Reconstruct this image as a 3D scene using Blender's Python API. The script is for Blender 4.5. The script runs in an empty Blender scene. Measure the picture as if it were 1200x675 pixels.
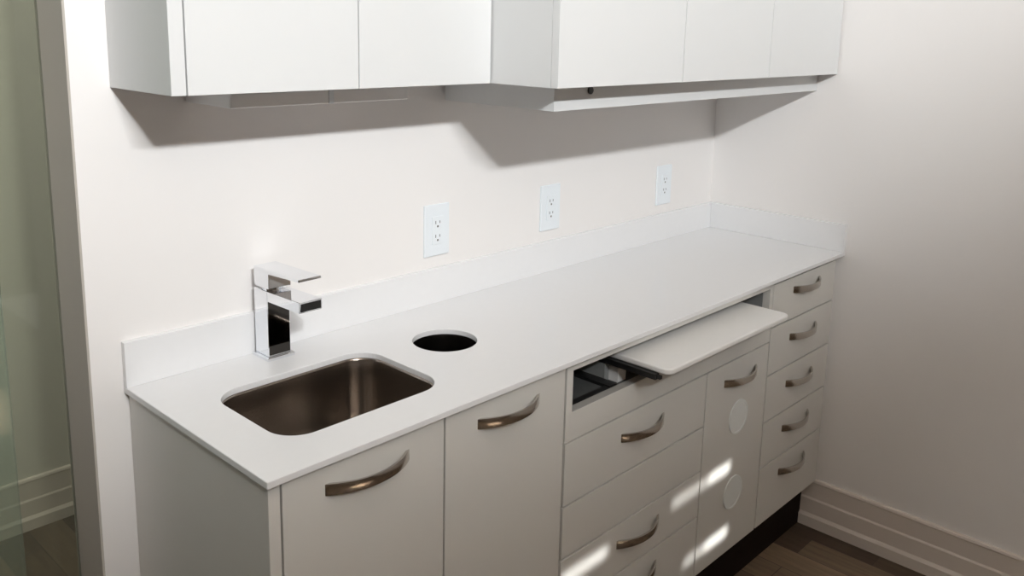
import bpy, bmesh, math, random
from mathutils import Vector, Matrix

random.seed(4)
S = bpy.context.scene
COL = S.collection
PI = math.pi

# ------------------------------------------------------------------ materials
def srgb(r, g, b):
    f = lambda c: (c / 255 / 12.92) if c / 255 <= .04045 else ((c / 255 + .055) / 1.055) ** 2.4
    return (f(r), f(g), f(b), 1)

def mat(name, col, rough=.5, metal=0.0, bump=0.0, bscale=200.0, var=0.0, vscale=8.0, spec=.5, stretch=None, coat=0.0):
    m = bpy.data.materials.new(name); m.use_nodes = True
    nt = m.node_tree; b = nt.nodes['Principled BSDF']
    b.inputs['Base Color'].default_value = col
    b.inputs['Roughness'].default_value = rough
    b.inputs['Metallic'].default_value = metal
    b.inputs['Specular IOR Level'].default_value = spec
    b.inputs['Coat Weight'].default_value = coat
    tc = nt.nodes.new('ShaderNodeTexCoord')
    mp = nt.nodes.new('ShaderNodeMapping')
    nt.links.new(tc.outputs['Object'], mp.inputs['Vector'])
    if stretch: mp.inputs['Scale'].default_value = stretch
    if bump:
        n = nt.nodes.new('ShaderNodeTexNoise'); n.inputs['Scale'].default_value = bscale
        n.inputs['Detail'].default_value = 3
        nt.links.new(mp.outputs[0], n.inputs['Vector'])
        bp = nt.nodes.new('ShaderNodeBump'); bp.inputs['Strength'].default_value = bump
        bp.inputs['Distance'].default_value = .002
        nt.links.new(n.outputs['Fac'], bp.inputs['Height']); nt.links.new(bp.outputs[0], b.inputs['Normal'])
    if var:
        n = nt.nodes.new('ShaderNodeTexNoise'); n.inputs['Scale'].default_value = vscale
        n.inputs['Detail'].default_value = 4
        nt.links.new(mp.outputs[0], n.inputs['Vector'])
        mx = nt.nodes.new('ShaderNodeMix'); mx.data_type = 'RGBA'
        mx.inputs[6].default_value = [c * (1 - var) for c in col[:3]] + [1]
        mx.inputs[7].default_value = [min(1, c * (1 + var)) for c in col[:3]] + [1]
        nt.links.new(n.outputs['Fac'], mx.inputs[0]); nt.links.new(mx.outputs[2], b.inputs['Base Color'])
    return m

M = {}
M['wall'] = mat('wall_paint', (.89, .87, .855, 1), .55, bump=.05, bscale=350, spec=.3)
M['jamb'] = mat('taupe_jamb', (.50, .465, .42, 1), .6, bump=.04, bscale=300, spec=.2)
M['hall_wall'] = mat('hall_wall_paint', (.72, .70, .64, 1), .6, bump=.05, bscale=350, spec=.3)
M['room'] = mat('far_room_paint', (.27, .215, .17, 1), .7, bump=.05, bscale=300)
M['trim'] = mat('trim_paint', (.74, .67, .61, 1), .4, bump=.02, bscale=120)
M['ceiling'] = mat('ceiling_paint', (.55, .53, .50, 1), .8, bump=.05, bscale=300)
M['cab'] = mat('white_laminate', (.70, .69, .655, 1), .34, bump=.012, bscale=500, spec=.4)
M['cab_up'] = mat('white_gloss_laminate', (.745, .755, .755, 1), .3, bump=.01, bscale=500, spec=.4)
M['counter'] = mat('white_solid_surface', (.86, .865, .875, 1), .22, var=.012, vscale=60, spec=.5)
M['steel'] = mat('brushed_steel', (.38, .335, .295, 1), .21, metal=1, bump=.05, bscale=60, stretch=(1, 1, 22))
M['chute'] = mat('dark_steel', (.30, .28, .265, 1), .16, metal=1, bump=.06, bscale=60, stretch=(1, 1, 22))
M['nickel'] = mat('brushed_nickel', (.60, .57, .535, 1), .17, metal=1, bump=.03, bscale=80, stretch=(1, 18, 18))
M['chrome'] = mat('polished_chrome', (.86, .88, .91, 1), .04, metal=1, bump=.004, bscale=30)
M['sill'] = mat('grey_sill_strip', (.36, .355, .34, 1), .4, bump=.02)
M['dark_reflection'] = mat('dark_reflection_metal', (.07, .065, .06, 1), .06, metal=1, bump=.004, bscale=30)  # near-black metal, holds the faucet's dark reflection in its colour
M['black'] = mat('black_plastic', (.012, .012, .012, 1), .35, bump=.02)
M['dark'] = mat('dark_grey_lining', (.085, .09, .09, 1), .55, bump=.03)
M['grey'] = mat('grey_lining', (.27, .28, .275, 1), .5, bump=.03)
M['toe'] = mat('dark_toe_kick', (.011, .006, .0045, 1), .75, spec=.15, bump=.06, bscale=40, var=.3, vscale=20)
M['plate'] = mat('outlet_plastic', (.86, .91, .95, 1), .3, bump=.01)
M['disc'] = mat('white_disc_plastic', (.83, .86, .85, 1), .35, bump=.01)
M['acrylic'] = mat('light_diffuser', (.96, .96, .97, 1), .25, bump=.01)
M['tray'] = mat('pull_out_surface', (.88, .87, .85, 1), .35, var=.015, vscale=60)
M['slot'] = mat('slot_dark', (.16, .15, .15, 1), .6, bump=.01)
M['lamp_body'] = mat('lamp_housing', (.7, .7, .7, 1), .5, bump=.01)

def floor_mat():
    m = bpy.data.materials.new('wood_plank_floor'); m.use_nodes = True
    nt = m.node_tree; b = nt.nodes['Principled BSDF']; b.inputs['Roughness'].default_value = .6
    tc = nt.nodes.new('ShaderNodeTexCoord'); mp = nt.nodes.new('ShaderNodeMapping')
    mp.inputs['Rotation'].default_value = (0, 0, PI / 2); mp.inputs['Location'].default_value = (.11, .085, 0)
    nt.links.new(tc.outputs['Object'], mp.inputs['Vector'])
    br = nt.nodes.new('ShaderNodeTexBrick')
    br.inputs['Scale'].default_value = 1; br.inputs['Brick Width'].default_value = .30
    br.inputs['Row Height'].default_value = .10; br.inputs['Mortar Size'].default_value = .0012
    br.inputs['Mortar Smooth'].default_value = .2; br.inputs['Bias'].default_value = 0
    br.offset = .37; br.offset_frequency = 2
    br.inputs['Color1'].default_value = (.06, .038, .023, 1); br.inputs['Color2'].default_value = (.27, .195, .125, 1)
    br.inputs['Mortar'].default_value = (.05, .035, .025, 1)
    nt.links.new(mp.outputs[0], br.inputs['Vector'])
    mp2 = nt.nodes.new('ShaderNodeMapping'); mp2.inputs['Scale'].default_value = (40, 3, 1)
    nt.links.new(tc.outputs['Object'], mp2.inputs['Vector'])
    n = nt.nodes.new('ShaderNodeTexNoise'); n.inputs['Scale'].default_value = 1.5; n.inputs['Detail'].default_value = 6
    nt.links.new(mp2.outputs[0], n.inputs['Vector'])
    rp = nt.nodes.new('ShaderNodeValToRGB')
    rp.color_ramp.elements[0].position = .3; rp.color_ramp.elements[0].color = (.55, .52, .5, 1)
    rp.color_ramp.elements[1].position = .75; rp.color_ramp.elements[1].color = (1, 1, 1, 1)
    nt.links.new(n.outputs['Fac'], rp.inputs[0])
    mx = nt.nodes.new('ShaderNodeMix'); mx.data_type = 'RGBA'; mx.blend_type = 'MULTIPLY'; mx.inputs[0].default_value = .9
    nt.links.new(br.outputs['Color'], mx.inputs[6]); nt.links.new(rp.outputs[0], mx.inputs[7])
    nt.links.new(mx.outputs[2], b.inputs['Base Color'])
    bp = nt.nodes.new('ShaderNodeBump'); bp.inputs['Strength'].default_value = .15; bp.inputs['Distance'].default_value = .002
    nt.links.new(n.outputs['Fac'], bp.inputs['Height']); nt.links.new(bp.outputs[0], b.inputs['Normal'])
    return m
M['floor'] = floor_mat()

def glass_mat(name, tint, haze, hazecol):
    m = bpy.data.materials.new(name); m.use_nodes = True
    nt = m.node_tree; nt.nodes.remove(nt.nodes['Principled BSDF']); out = nt.nodes['Material Output']
    tr = nt.nodes.new('ShaderNodeBsdfTransparent'); tr.inputs[0].default_value = tint
    gl = nt.nodes.new('ShaderNodeBsdfGlossy'); gl.inputs['Roughness'].default_value = .01
    df = nt.nodes.new('ShaderNodeBsdfDiffuse'); df.inputs[0].default_value = hazecol
    fr = nt.nodes.new('ShaderNodeFresnel'); fr.inputs[0].default_value = 1.5
    a = nt.nodes.new('ShaderNodeMixShader'); a.inputs[0].default_value = haze
    nt.links.new(tr.outputs[0], a.inputs[1]); nt.links.new(df.outputs[0], a.inputs[2])
    b = nt.nodes.new('ShaderNodeMixShader')
    nt.links.new(fr.outputs[0], b.inputs[0]); nt.links.new(a.outputs[0], b.inputs[1]); nt.links.new(gl.outputs[0], b.inputs[2])
    nt.links.new(b.outputs[0], out.inputs['Surface'])
    return m
M['glass'] = glass_mat('green_tinted_glass', (.88, .89, .835, 1), .03, (.6, .7, .62, 1))
M['glass_door'] = glass_mat('clear_glass_door', (.93, .96, .945, 1), .2, (.68, .78, .75, 1))

def emit_mat(name, col, s):
    m = bpy.data.materials.new(name); m.use_nodes = True
    b = m.node_tree.nodes['Principled BSDF']
    b.inputs['Base Color'].default_value = col
    b.inputs['Emission Color'].default_value = col; b.inputs['Emission Strength'].default_value = s
    return m

# ------------------------------------------------------------------ mesh helpers
def box(bm, x0, x1, y0, y1, z0, z1):
    r = bmesh.ops.create_cube(bm, size=1)
    bmesh.ops.scale(bm, vec=(x1 - x0, y1 - y0, z1 - z0), verts=r['verts'])
    bmesh.ops.translate(bm, vec=((x0 + x1) / 2, (y0 + y1) / 2, (z0 + z1) / 2), verts=r['verts'])
    return r['verts']

def boxes(*bs):
    bm = bmesh.new()
    for b in bs: box(bm, *b)
    return bm

def prism(bm, pts, axis, a0, a1):
    """extrude a 2D outline (list of pairs) along axis between a0 and a1"""
    def v(p, a):
        q = list(p); q.insert(axis, a); return bm.verts.new(q)
    A = [v(p, a0) for p in pts]; B = [v(p, a1) for p in pts]
    n = len(pts)
    bm.faces.new(A[::-1]); bm.faces.new(B)
    for i in range(n): bm.faces.new((A[i], A[(i + 1) % n], B[(i + 1) % n], B[i]))

def cyl(bm, c, r, h, axis=2, seg=48):
    rot = {0: Matrix.Rotation(PI / 2, 4, 'Y'), 1: Matrix.Rotation(PI / 2, 4, 'X'), 2: Matrix.Identity(4)}[axis]
    q = bmesh.ops.create_cone(bm, cap_ends=True, segments=seg, radius1=r, radius2=r, depth=h, matrix=Matrix.Translation(c) @ rot)
    return q['verts']

def rrect(x0, x1, y0, y1, r, seg=8):
    pts = []
    for cx, cy, a in ((x1 - r, y1 - r, 0), (x0 + r, y1 - r, 90), (x0 + r, y0 + r, 180), (x1 - r, y0 + r, 270)):
        for k in range(seg + 1):
            t = math.radians(a + 90 * k / seg); pts.append((cx + r * math.cos(t), cy + r * math.sin(t)))
    return pts

def obj(name, bm, m, parent=None, bevel=0.0, smooth=False, seg=2, ang=35):
    bmesh.ops.recalc_face_normals(bm, faces=bm.faces)
    me = bpy.data.meshes.new(name); bm.to_mesh(me); bm.free()
    me.materials.append(M[m] if isinstance(m, str) else m)
    if smooth:
        for p in me.polygons: p.use_smooth = True
    o = bpy.data.objects.new(name, me); COL.objects.link(o)
    if bevel:
        md = o.modifiers.new('bevel', 'BEVEL'); md.width = bevel; md.segments = seg; md.limit_method = 'ANGLE'
        md.angle_limit = math.radians(ang)
    if smooth:
        es = o.modifiers.new('split', 'EDGE_SPLIT'); es.split_angle = math.radians(40)
    if parent is not None:
        o.parent = parent
        o.matrix_parent_inverse = Matrix.Translation(-(parent_world(parent)))
    return o

def parent_world(p):
    v = p.location.copy()
    while p.parent is not None:
        v = v + p.matrix_parent_inverse.translation; p = p.parent; v = v + p.location
    return v

def thing(name, label, cat, loc, group=None):
    o = bpy.data.objects.new(name, None); COL.objects.link(o); o.location = loc
    o.empty_display_size = .05
    o['label'] = label; o['category'] = cat
    if group: o['group'] = group
    return o

def tag(o, label, cat, group=None):
    o['label'] = label; o['category'] = cat
    if group: o['group'] = group
    return o

def struct(name, bm, m, bevel=0.0, label=None, cat=None):
    o = obj(name, bm, m, bevel=bevel); o['kind'] = 'structure'
    if label: o['label'] = label
    if cat: o['category'] = cat
    return o

# ------------------------------------------------------------------ setting
XE = -2.027            # free end of the back wall
struct('floor', boxes((-4.7, .1, -4.5, 1.4, -.05, 0)), 'floor', label='brown wood-look plank floor', cat='floor')
struct('ceiling', boxes((-4.7, .1, -4.5, 1.4, 3.05, 3.15)), 'ceiling', label='white ceiling above the whole room', cat='ceiling')
struct('wall_back', boxes((XE, 0, 0, .12, 0, 3.05)), 'wall', label='beige wall behind the counter, ending left at the glass', cat='wall')
struct('trim_1', boxes((XE - .004, XE, .0, .12, 0, 3.05)), 'jamb', label='taupe end face of the wall beside the glass', cat='trim')  # thin facing added over the wall end, darker than the wall
struct('wall_right', boxes((0, .1, -4.5, 1.4, 0, 3.05)), 'wall', label='beige side wall right of the counter', cat='wall')
struct('wall_far', boxes((-4.7, 0, 1.273, 1.4, 0, 3.05)), 'hall_wall', label='hallway wall seen through the glass', cat='wall')
struct('wall_left', boxes((-4.7, -4.6, -4.5, 1.273, 0, 3.05)), 'room', label='side wall behind the viewer on the left', cat='wall')
struct('wall_front', boxes((-4.6, 0, -4.5, -4.4, 0, 3.05)), 'room', label='wall behind the viewer', cat='wall')

def base_profile(h=.16):
    return [(0, 0), (.020, 0), (.020, .034), (.013, .044), (.013, .092), (.010, .098), (.010, h - .012), (.012, h - .008), (.010, h - .002), (.006, h), (0, h)]
bm = bmesh.new(); prism(bm, [(-a, b) for a, b in base_profile()], 1, -4.4, -.4115)
struct('baseboard_right', bm, 'trim', label='tall stepped beige baseboard along the right wall', cat='baseboard')
bm = bmesh.new(); prism(bm, [(1.273 - a, b) for a, b in base_profile(.165)], 0, -4.6, 0)
struct('baseboard_far', bm, 'trim', label='tall stepped baseboard along the hallway wall', cat='baseboard')
struct('window_1', boxes((-2.17, XE - .004, .107, .117, .002, 3.04)), 'glass', label='fixed green-tinted glass pane beside the wall end', cat='glass partition')
struct('window_2', boxes((-4.6, -2.118, .128, .138, .002, 3.04)), 'glass_door', label='second clear glass pane overlapping the fixed one at far left', cat='glass partition')

# ------------------------------------------------------------------ handles
YF = -.462            # front plane of base cabinet doors
YD = .018             # door thickness
ZB, ZT = .172, .898
YB = YF + YD + .003   # front of carcasses

def make_handle_bm(cx, cz, w=.168, s=.029, h=.020, t=.0045):
    """arched flat bow handle: a bent strap whose two ends meet the door"""
    bm = bmesh.new(); N = 28
    rad = (w * w / 4 + s * s) / (2 * s); a = math.asin(w / 2 / rad)
    rings = []
    for i in range(N + 1):
        th = -a + 2 * a * i / N
        x = cx + rad * math.sin(th); yo = rad * math.cos(th) - (rad - s)
        nx, ny = math.sin(th), math.cos(th)
        tt = t * (1.0 + .5 * abs(th / a) ** 4)
        hh = h * (1 - .10 * math.cos(th / a * PI / 2))
        po = (x, YF - yo); pi_ = (x - nx * tt, YF - (yo - ny * tt))
        ring = []
        for p, z in ((po, cz - hh / 2), (po, cz + hh / 2), (pi_, cz + hh / 2), (pi_, cz - hh / 2)):
            ring.append(bm.verts.new((p[0], min(p[1], YF + .0), z)))
        rings.append(ring)
    for A, B in zip(rings, rings[1:]):
        for k in range(4): bm.faces.new((A[k], A[(k + 1) % 4], B[(k + 1) % 4], B[k]))
    bm.faces.new(rings[0]); bm.faces.new(rings[-1][::-1])
    return bm

def handle(parent, cx, cz):
    o = obj('handle', make_handle_bm(cx, cz), 'nickel', parent, bevel=.0008, smooth=True, ang=60)
    return o

def front(name, parent, x0, x1, z0, z1, h=None, m='cab', y=YF):
    o = obj(name, boxes((x0, x1, y, y + YD, z0, z1)), m, parent, bevel=.0006)
    if h: handle(o, *h)
    return o

CY = -.013            # rear of carcasses
def carcass(parent, x0, x1, m='cab', zb=.168, zt=.902, divs=(), shelves=()):
    t = .016
    bs = [(x0, x0 + t, YB, CY, zb, zt), (x1 - t, x1, YB, CY, zb, zt),
          (x0 + t, x1 - t, YB, CY, zb, zb + t), (x0 + t, x1 - t, CY - .008, CY, zb + t, zt)]
    for d in divs: bs.append((d - t / 2, d + t / 2, YB, CY - .008, zb + t, shelves[0] if shelves else zt))
    return obj('body', boxes(*bs), m, parent)

def toe(parent, x0, x1):
    obj('toe_kick', boxes((x0, x1, -.411, -.395, 0, .168)), 'toe', parent)

# --- sink cabinet with its end panel
c = thing('base_cabinet', 'white two-door sink cabinet with a plain side panel, left end of the counter', 'cabinet', (-1.62, -.2, 0), 'base cabinets under the counter')
carcass(c, -1.944, -1.2965)
obj('end_panel', boxes((-1.9655, -1.9455, YF, -.001, 0, .902)), 'cab', c, bevel=.001)
toe(c, -1.945, -1.2955)
front('door', c, -1.942, -1.6230, ZB, ZT, (-1.784, .857))
front('door', c, -1.6187, -1.2985, ZB, ZT, (-1.458, .858))
# --- centre cabinet with pull-out shelf
c = thing('base_cabinet', 'wide white cabinet with pull-out shelf above drawers and a disc-fronted door', 'cabinet', (-.86, -.2, 0), 'base cabinets under the counter')
carcass(c, -1.2945, -.4265, divs=(-.7465,), shelves=(.732,))
toe(c, -1.295, -.426)
obj('slot_frame', boxes((-1.2925, -1.273, YF, YB - .0005, .7345, .902), (-.4446, -.4275, YF, YB - .0005, .7345, .902),
                        (-1.273, -.4446, YF, YB - .0005, .7345, .796), (-1.273, -.4446, YF, YB - .0005, .886, .902)), 'cab', c)
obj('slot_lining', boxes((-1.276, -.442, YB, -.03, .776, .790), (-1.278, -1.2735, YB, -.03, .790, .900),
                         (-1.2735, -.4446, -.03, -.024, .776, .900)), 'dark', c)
obj('slot_side', boxes((-.4446, -.440, YB, -.03, .790, .900)), 'grey', c)
obj('floor_strip', boxes((-1.2725, -1.09, YB + .0005, YB + .020, .790, .7945)), 'black', c)
dv = obj('divider', boxes((-1.086, -1.064, -.40, -.04, .790, .832)), 'grey', c)
obj('runner', boxes((-1.112, -1.0865, -.435, -.04, .790, .797)), 'black', c)
obj('sill', boxes((-1.2728, -.4448, YF + .0012, YB - .0005, .7955, .7968)), 'sill', c)
obj('bracket', boxes((-1.070, -1.040, -.425, -.400, .790, .822)), 'tray', c)
obj('divider', boxes((-.536, -.514, -.40, -.04, .790, .832)), 'grey', c)
sh = bmesh.new(); prism(sh, rrect(-1.077, -.527, -.5625, -.06, .020, 6), 2, .847, .860)
tr = obj('pull_out_shelf', sh, 'tray', c, bevel=.003)
for xa in (-1.088, -.530):
    sl = obj('slide', boxes((xa, xa + .014, -.535, -.05, .834, .8465), (xa + .003, xa + .011, -.545, -.535, .837, .8445)), 'black', tr)
front('drawer', c, -1.2905, -.7488, .5932, .7300, (-1.0145, .679))
front('drawer', c, -1.2905, -.7488, .4725, .5888)
front('drawer', c, -1.2905, -.7488, .3465, .4680, (-1.0125, .4195))
front('drawer', c, -1.2905, -.7488, ZB, .3420, (-1.0125, .299))
d = front('door', c, -.7440, -.4290, ZB, .7300, (-.575, .678))
for zc in (.5635, .346):
    bm = bmesh.new(); cyl(bm, (-.574, YF - .001, zc), .0475, .002, 1)
    o = obj('disc', bm, 'disc', d, bevel=.0008); o['label'] = 'round white disc on the door'
    bm = bmesh.new(); n = 48
    for k in range(n):
        pass
    ring_pts = []
    for r_, y_ in ((.0475, YF - .002), (.0475, YF - .0032), (.0425, YF - .0032), (.0425, YF - .002)):
        ring_pts.append([bm.verts.new((-.574 + r_ * math.cos(2 * PI * k / n), y_, zc + r_ * math.sin(2 * PI * k / n))) for k in range(n)])
    for a, b in ((0, 1), (1, 2), (2, 3)):
        for k in range(n): bm.faces.new((ring_pts[a][k], ring_pts[a][(k + 1) % n], ring_pts[b][(k + 1) % n], ring_pts[b][k]))
    obj('rim', bm, 'disc', o, smooth=True)
# --- corner drawer cabinet
c = thing('base_cabinet', 'white cabinet of five stacked drawers against the right wall', 'cabinet', (-.22, -.2, 0), 'base cabinets under the counter')
carcass(c, -.4245, -.030)
toe(c, -.426, -.001)
obj('filler', boxes((-.029, -.002, YB + .004, -.40, .168, .902)), 'cab', c)
zs = [.895, .769, .631, .4925, .3535, .170]
hz = [.856, .717, .576, .439, .303]
for k in range(5):
    front('drawer', c, -.4230, -.0315, zs[k + 1] + .0022, zs[k] - .0022, (-.222, hz[k]))

# ------------------------------------------------------------------ countertop with two cut-outs
def slab_with_holes(outer, holes, z0, z1):
    bm = bmesh.new(); edges = []
    for loop in [outer] + holes:
        vs = [bm.verts.new((x, y, z1)) for x, y in loop]
        for i in range(len(vs)): edges.append(bm.edges.new((vs[i], vs[(i + 1) % len(vs)])))
    bmesh.ops.triangle_fill(bm, use_beauty=True, use_dissolve=False, edges=edges)
    faces = list(bm.faces)
    r = bmesh.ops.extrude_face_region(bm, geom=faces)
    bmesh.ops.translate(bm, vec=(0, 0, z0 - z1), verts=[e for e in r['geom'] if isinstance(e, bmesh.types.BMVert)])
    return bm
HC = (-1.3955, -.2135); HR = .0675
sink_out = rrect(-1.884, -1.546, -.384, -.140, .055, 10)
hole = [(HC[0] + HR * math.cos(2 * PI * k / 64), HC[1] + HR * math.sin(2 * PI * k / 64)) for k in range(64)]
outer = [(-1.973, -.474), (-.001, -.474), (-.001, -.001), (-1.973, -.001)]
ct = obj('countertop', slab_with_holes(outer, [sink_out, hole], .903, .915), 'counter', bevel=.0015)
tag(ct, 'long white countertop with sink and round cut-outs, running over all the base cabinets', 'countertop')
obj('backsplash', boxes((-1.973, 0, -.013, 0, .915, .9995)), 'counter', ct, bevel=.001)
obj('side_splash', boxes((-.013, 0, -.474, -.0132, .915, .9995)), 'counter', ct, bevel=.001)

# --- sink bowl
def bowl(x0, x1, y0, y1, r, depth, ztop):
    bm = bmesh.new(); rings = []
    prof = [(-.012, 0), (0.0, 0), (.001, .004), (.004, .04), (.007, depth - .045), (.012, depth - .025), (.022, depth - .009), (.040, depth)]
    for off, dz in prof:
        rr = max(.02, r - max(0, off) * .5 if off > 0 else r - off)
        pts = rrect(x0 + off, x1 - off, y0 + off, y1 - off, rr, 10)
        rings.append([bm.verts.new((x, y, ztop - dz)) for x, y in pts])
    n = len(rings[0])
    for A, B in zip(rings, rings[1:]):
        for k in range(n): bm.faces.new((A[k], A[(k + 1) % n], B[(k + 1) % n], B[k]))
    bm.faces.new(rings[-1])
    return bm
sk = thing('sink', 'rectangular stainless steel undermount sink set in the countertop', 'sink', (-1.715, -.262, .75))
o = obj('basin', bowl(-1.8845, -1.5455, -.3845, -.1395, .0555, .155, .9028), 'steel', sk, smooth=True)
md = o.modifiers.new('thick', 'SOLIDIFY'); md.thickness = .001; md.offset = -1
for e in o.modifiers:
    if e.type == 'EDGE_SPLIT': o.modifiers.remove(e); break
bm = bmesh.new(); cyl(bm, (-1.715, -.262, .7492), .042, .0035); cyl(bm, (-1.715, -.262, .7512), .030, .002)
obj('drain', bm, 'nickel', sk, bevel=.001)

# --- waste chute sleeve
wc = thing('waste_chute', 'round stainless steel waste chute sunk in the countertop right of the sink', 'waste chute', (HC[0], HC[1], .77))
bm = bmesh.new(); prof = [(.079, .9028), (.0685, .9028), (.068, .899), (.068, .77), (.0695, .77), (.0695, .9015), (.079, .9015)]
n = 64; rings = [[bm.verts.new((HC[0] + r_ * math.cos(2 * PI * k / n), HC[1] + r_ * math.sin(2 * PI * k / n), z)) for k in range(n)] for r_, z in prof]
for i in range(len(rings)):
    A, B = rings[i], rings[(i + 1) % len(rings)]
    for k in range(n): bm.faces.new((A[k], A[(k + 1) % n], B[(k + 1) % n], B[k]))
obj('sleeve', bm, 'chute', wc, smooth=True)
bm = bmesh.new(); cyl(bm, (HC[0], HC[1], .7695), .0675, .003)
obj('bin_liner', bm, 'black', wc)

# --- faucet
f = thing('faucet', 'square chrome single-lever faucet standing behind the sink', 'faucet', (-1.698, -.047, .915))
obj('base_plate', boxes((-1.728, -1.668, -.076, -.0175, .9152, .9225)), 'chrome', f, bevel=.0012)
bm = bmesh.new(); prism(bm, [(-.0225, .9225), (-.0695, .9225), (-.0695, 1.0545), (-.0225, 1.0545)], 0, -1.7225, -1.6735)
obj('body', bm, 'chrome', f, bevel=.0012)
bm = bmesh.new(); prism(bm, [(-.0698, 1.0345), (-.178, 1.0365), (-.180, 1.0575), (-.0698, 1.0545)], 0, -1.7225, -1.6735)
obj('reflection_panel', boxes((-1.7207, -1.6753, -.0703, -.0690, .9255, 1.0335)), 'dark_reflection', f)  # dark sheet added over the chrome in place of a dark reflection
sp = obj('spout', bm, 'chrome', f, bevel=.001)
obj('aerator', boxes((-1.7195, -1.6765, -.1805, -.1785, 1.0395, 1.0545)), 'black', sp)
bm = bmesh.new(); cyl(bm, (-1.698, -.048, 1.0585), .0185, .008)
obj('neck', bm, 'chrome', f, smooth=True)
bm = bmesh.new(); prism(bm, [(-.024, 1.0625), (-.024, 1.0975), (-.178, 1.1005), (-.178, 1.0955), (-.076, 1.0895), (-.076, 1.0600), (-.032, 1.0585)], 0, -1.7225, -1.6735)
obj('lever', bm, 'chrome', f, bevel=.0012)

# ------------------------------------------------------------------ wall cabinets
ZU, ZUT = 1.445, 2.30
w = thing('wall_cabinet', 'shallow white two-door wall cabinet above the sink', 'wall cabinet', (-1.62, 0, ZU), 'wall cabinets')
yl = -.2214
obj('body', boxes((-1.280, -1.2985, yl + .019, -.001, ZU, ZUT), (-1.938, -1.2985, yl + .019, -.001, ZU + .004, ZU + .020),
                  (-1.938, -1.2985, yl + .019, -.001, ZUT - .016, ZUT), (-1.938, -1.2985, -.009, -.001, ZU + .02, ZUT - .016)), 'cab_up', w)
obj('end_panel', boxes((-1.9635, -1.9395, yl, -.001, ZU, ZUT)), 'cab_up', w, bevel=.001)
front('door', w, -1.9370, -1.6158, ZU, ZUT, m='cab_up', y=yl)
front('door', w, -1.6135, -1.2825, ZU, ZUT, m='cab_up', y=yl)

w = thing('wall_cabinet', 'deep white three-door wall cabinet above the counter at the right wall', 'wall cabinet', (-.64, 0, ZU), 'wall cabinets')
yd = -.4014
obj('body', boxes((-1.2785, -1.2605, yd + .019, -.001, ZU, ZUT), (-.030, -.012, yd + .019, -.001, ZU, ZUT),
                  (-1.2605, -.030, yd + .019, -.001, ZU, ZU + .018), (-1.2605, -.030, yd + .019, -.001, ZUT - .018, ZUT),
                  (-1.2605, -.030, -.010, -.001, ZU + .018, ZUT - .018)), 'cab_up', w)
front('door', w, -1.2785, -.8415, ZU, ZUT, m='cab_up', y=yd)
front('door', w, -.8385, -.4305, ZU, ZUT, m='cab_up', y=yd)
front('door', w, -.4280, -.0060, ZU, ZUT, m='cab_up', y=yd)
vl = obj('valence', boxes((-1.2165, -.0005, -.340, -.322, 1.3925, ZU - .0005), (-1.2165, -1.1985, -.322, -.012, 1.3925, ZU - .0005),
                     (-.0185, -.0005, -.322, -.012, 1.3925, ZU - .0005), (-1.1985, -.0185, -.322, -.012, 1.398, 1.410)), 'cab_up', w)
bm = bmesh.new(); cyl(bm, (-1.101, -.3415, 1.432), .0085, .005, 1, 32)
o = obj('grommet', bm, 'black', vl, bevel=.001); o['label'] = 'round black cable grommet'

# --- light bar under the left wall cabinet
u = thing('under_cabinet_light', 'slim translucent light bar fixed under the shallow wall cabinet', 'light', (-1.66, -.1, 1.42))
obj('housing', boxes((-1.826, -1.455, -.155, -.002, 1.440, 1.4490)), 'lamp_body', u, bevel=.001)
obj('diffuser', boxes((-1.8325, -1.6365, -.160, -.001, 1.4148, 1.440), (-1.6265, -1.450, -.160, -.001, 1.4148, 1.440)), 'acrylic', u, bevel=.002)
obj('joint', boxes((-1.6365, -1.6265, -.1605, -.0005, 1.4146, 1.4405)), 'plate', u)

# ------------------------------------------------------------------ outlets
def make_outlet(x, label):
    z0 = 1.028; w_, h_ = .0765, .123
    o = thing('outlet', label, 'outlet', (x + w_ / 2, 0, z0 + h_ / 2), 'power outlets')
    obj('cover_plate', boxes((x, x + w_, -.0065, -.0002, z0, z0 + h_)), 'plate', o, bevel=.002)
    cx, cz = x + w_ / 2, z0 + h_ / 2
    rc = obj('receptacle', boxes((cx - .0168, cx + .0168, -.0085, -.0064, cz - .0335, cz + .0335)), 'plate', o, bevel=.0008)
    for dz in (.0165, -.0165):
        bm = boxes((cx - .0072, cx - .0052, -.0088, -.0083, cz + dz - .001, cz + dz + .0065),
                   (cx + .0052, cx + .0072, -.0088, -.0083, cz + dz, cz + dz + .0060))
        cyl(bm, (cx, -.00855, cz + dz - .0072), .0026, .0005, 1, 16)
        obj('socket', bm, 'slot', rc)
    return o
make_outlet(-1.2715, 'white power outlet nearest the faucet, leftmost of three above the backsplash')
make_outlet(-.8664, 'white power outlet in the middle of the row of three above the backsplash')
make_outlet(-.3281, 'white power outlet closest to the room corner, rightmost of three')

# ------------------------------------------------------------------ lights
def spot(name, loc, aim, watts, size, blend, rad, col):
    L = bpy.data.lights.new(name, 'SPOT'); L.energy = watts; L.spot_size = math.radians(size); L.spot_blend = blend
    L.shadow_soft_size = rad; L.color = col
    o = bpy.data.objects.new(name, L); COL.objects.link(o); o.location = loc
    o.rotation_euler = (Vector(aim) - Vector(loc)).to_track_quat('-Z', 'Y').to_euler(); return o

def area(name, loc, aim, watts, sx, sy, col, spread=180):
    L = bpy.data.lights.new(name, 'AREA'); L.energy = watts; L.shape = 'RECTANGLE'; L.size = sx; L.size_y = sy
    L.color = col; L.spread = math.radians(spread)
    o = bpy.data.objects.new(name, L); COL.objects.link(o); o.location = loc
    o.rotation_euler = (Vector(aim) - Vector(loc)).to_track_quat('-Z', 'Y').to_euler(); return o

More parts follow.
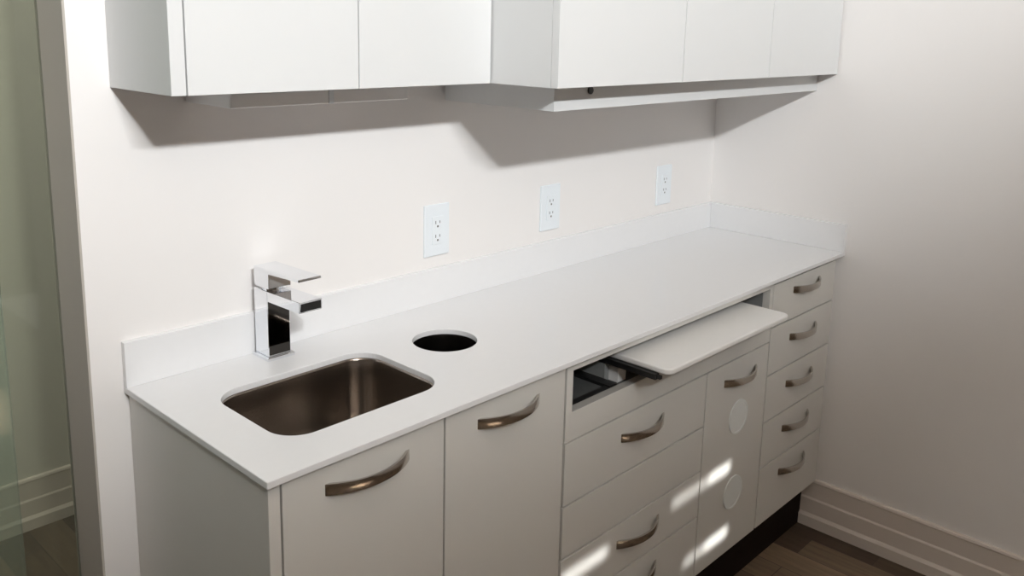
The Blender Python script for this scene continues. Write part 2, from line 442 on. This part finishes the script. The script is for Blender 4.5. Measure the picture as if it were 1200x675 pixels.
KEY = (.96, .985, 1.0)
for x, wt in ((-2.95, 225), (-2.82, 65), (-2.68, 65), (-2.54, 65), (-2.40, 65)):
    d = Vector((.34, 1, 0)).normalized() * math.cos(math.radians(20)) + Vector((0, 0, math.sin(math.radians(20))))
    p = Vector((x, -3.3, 2.96))
    spot('track_spot', p, p + d, wt, 120, .44, .075, KEY)
area('ceiling_fill', (-2.3, -2.2, 3.02), (-2.3, -2.2, 0), 23, 2.2, 2.2, (1, .87, .745))  # added warm fill for the whole room, not a known fixture
area('hall_fill', (-2.4, .7, 3.02), (-2.4, .7, 0), 15, 2.0, .5, (1, .99, .93))  # added fill to brighten the hall behind the glass, no fixture seen

# unseen narrow lamps, added to lay sunlit streaks on the drawer fronts
def streak(x0, x1, z, watts, h=.018):
    xc = (x0 + x1) / 2
    area('streak_lamp', (xc, -3.2, z + .9), (xc, YF, z), watts, x1 - x0, h, (1, .99, .97), 1.0)
streak(-1.29, -1.13, .422, .018)
streak(-.87, -.595, .428, .017); streak(-.70, -.60, .430, .012)
streak(-.80, -.585, .236, .014); streak(-.70, -.59, .238, .012)
area('handle_glint_lamp', (-1.6, -2.0, 3.0), (-1.6, -2.0, 0), 13, .6, .42, (1, .97, .92), 2)  # added lamp brightening the unseen floor, to put highlights in the handles

# ------------------------------------------------------------------ world, camera
W = bpy.data.worlds.new('world'); S.world = W; W.use_nodes = True
W.node_tree.nodes['Background'].inputs[0].default_value = (.9, .92, 1, 1)
W.node_tree.nodes['Background'].inputs[1].default_value = .1

cam = bpy.data.cameras.new('camera'); co = bpy.data.objects.new('camera', cam); COL.objects.link(co); S.camera = co
r = Vector((.6853, -.7279, .0228)); u_ = Vector((.1231, .1468, .9815)); fw = Vector((.7177, .6698, -.1902))
co.matrix_world = Matrix(((r.x, u_.x, -fw.x, -2.5837), (r.y, u_.y, -fw.y, -1.5137), (r.z, u_.z, -fw.z, 1.5594), (0, 0, 0, 1)))
cam.sensor_width = 36; cam.sensor_fit = 'HORIZONTAL'
cam.lens = 1035.18 * 36 / 1200
cam.shift_x = -3.55 / 1200
cam.shift_y = -104.82 / 1200
cam.clip_start = .02

S.view_settings.view_transform = 'Standard'; S.view_settings.look = 'None'
S.view_settings.exposure = 0; S.view_settings.gamma = 1; S.view_settings.use_curve_mapping = False
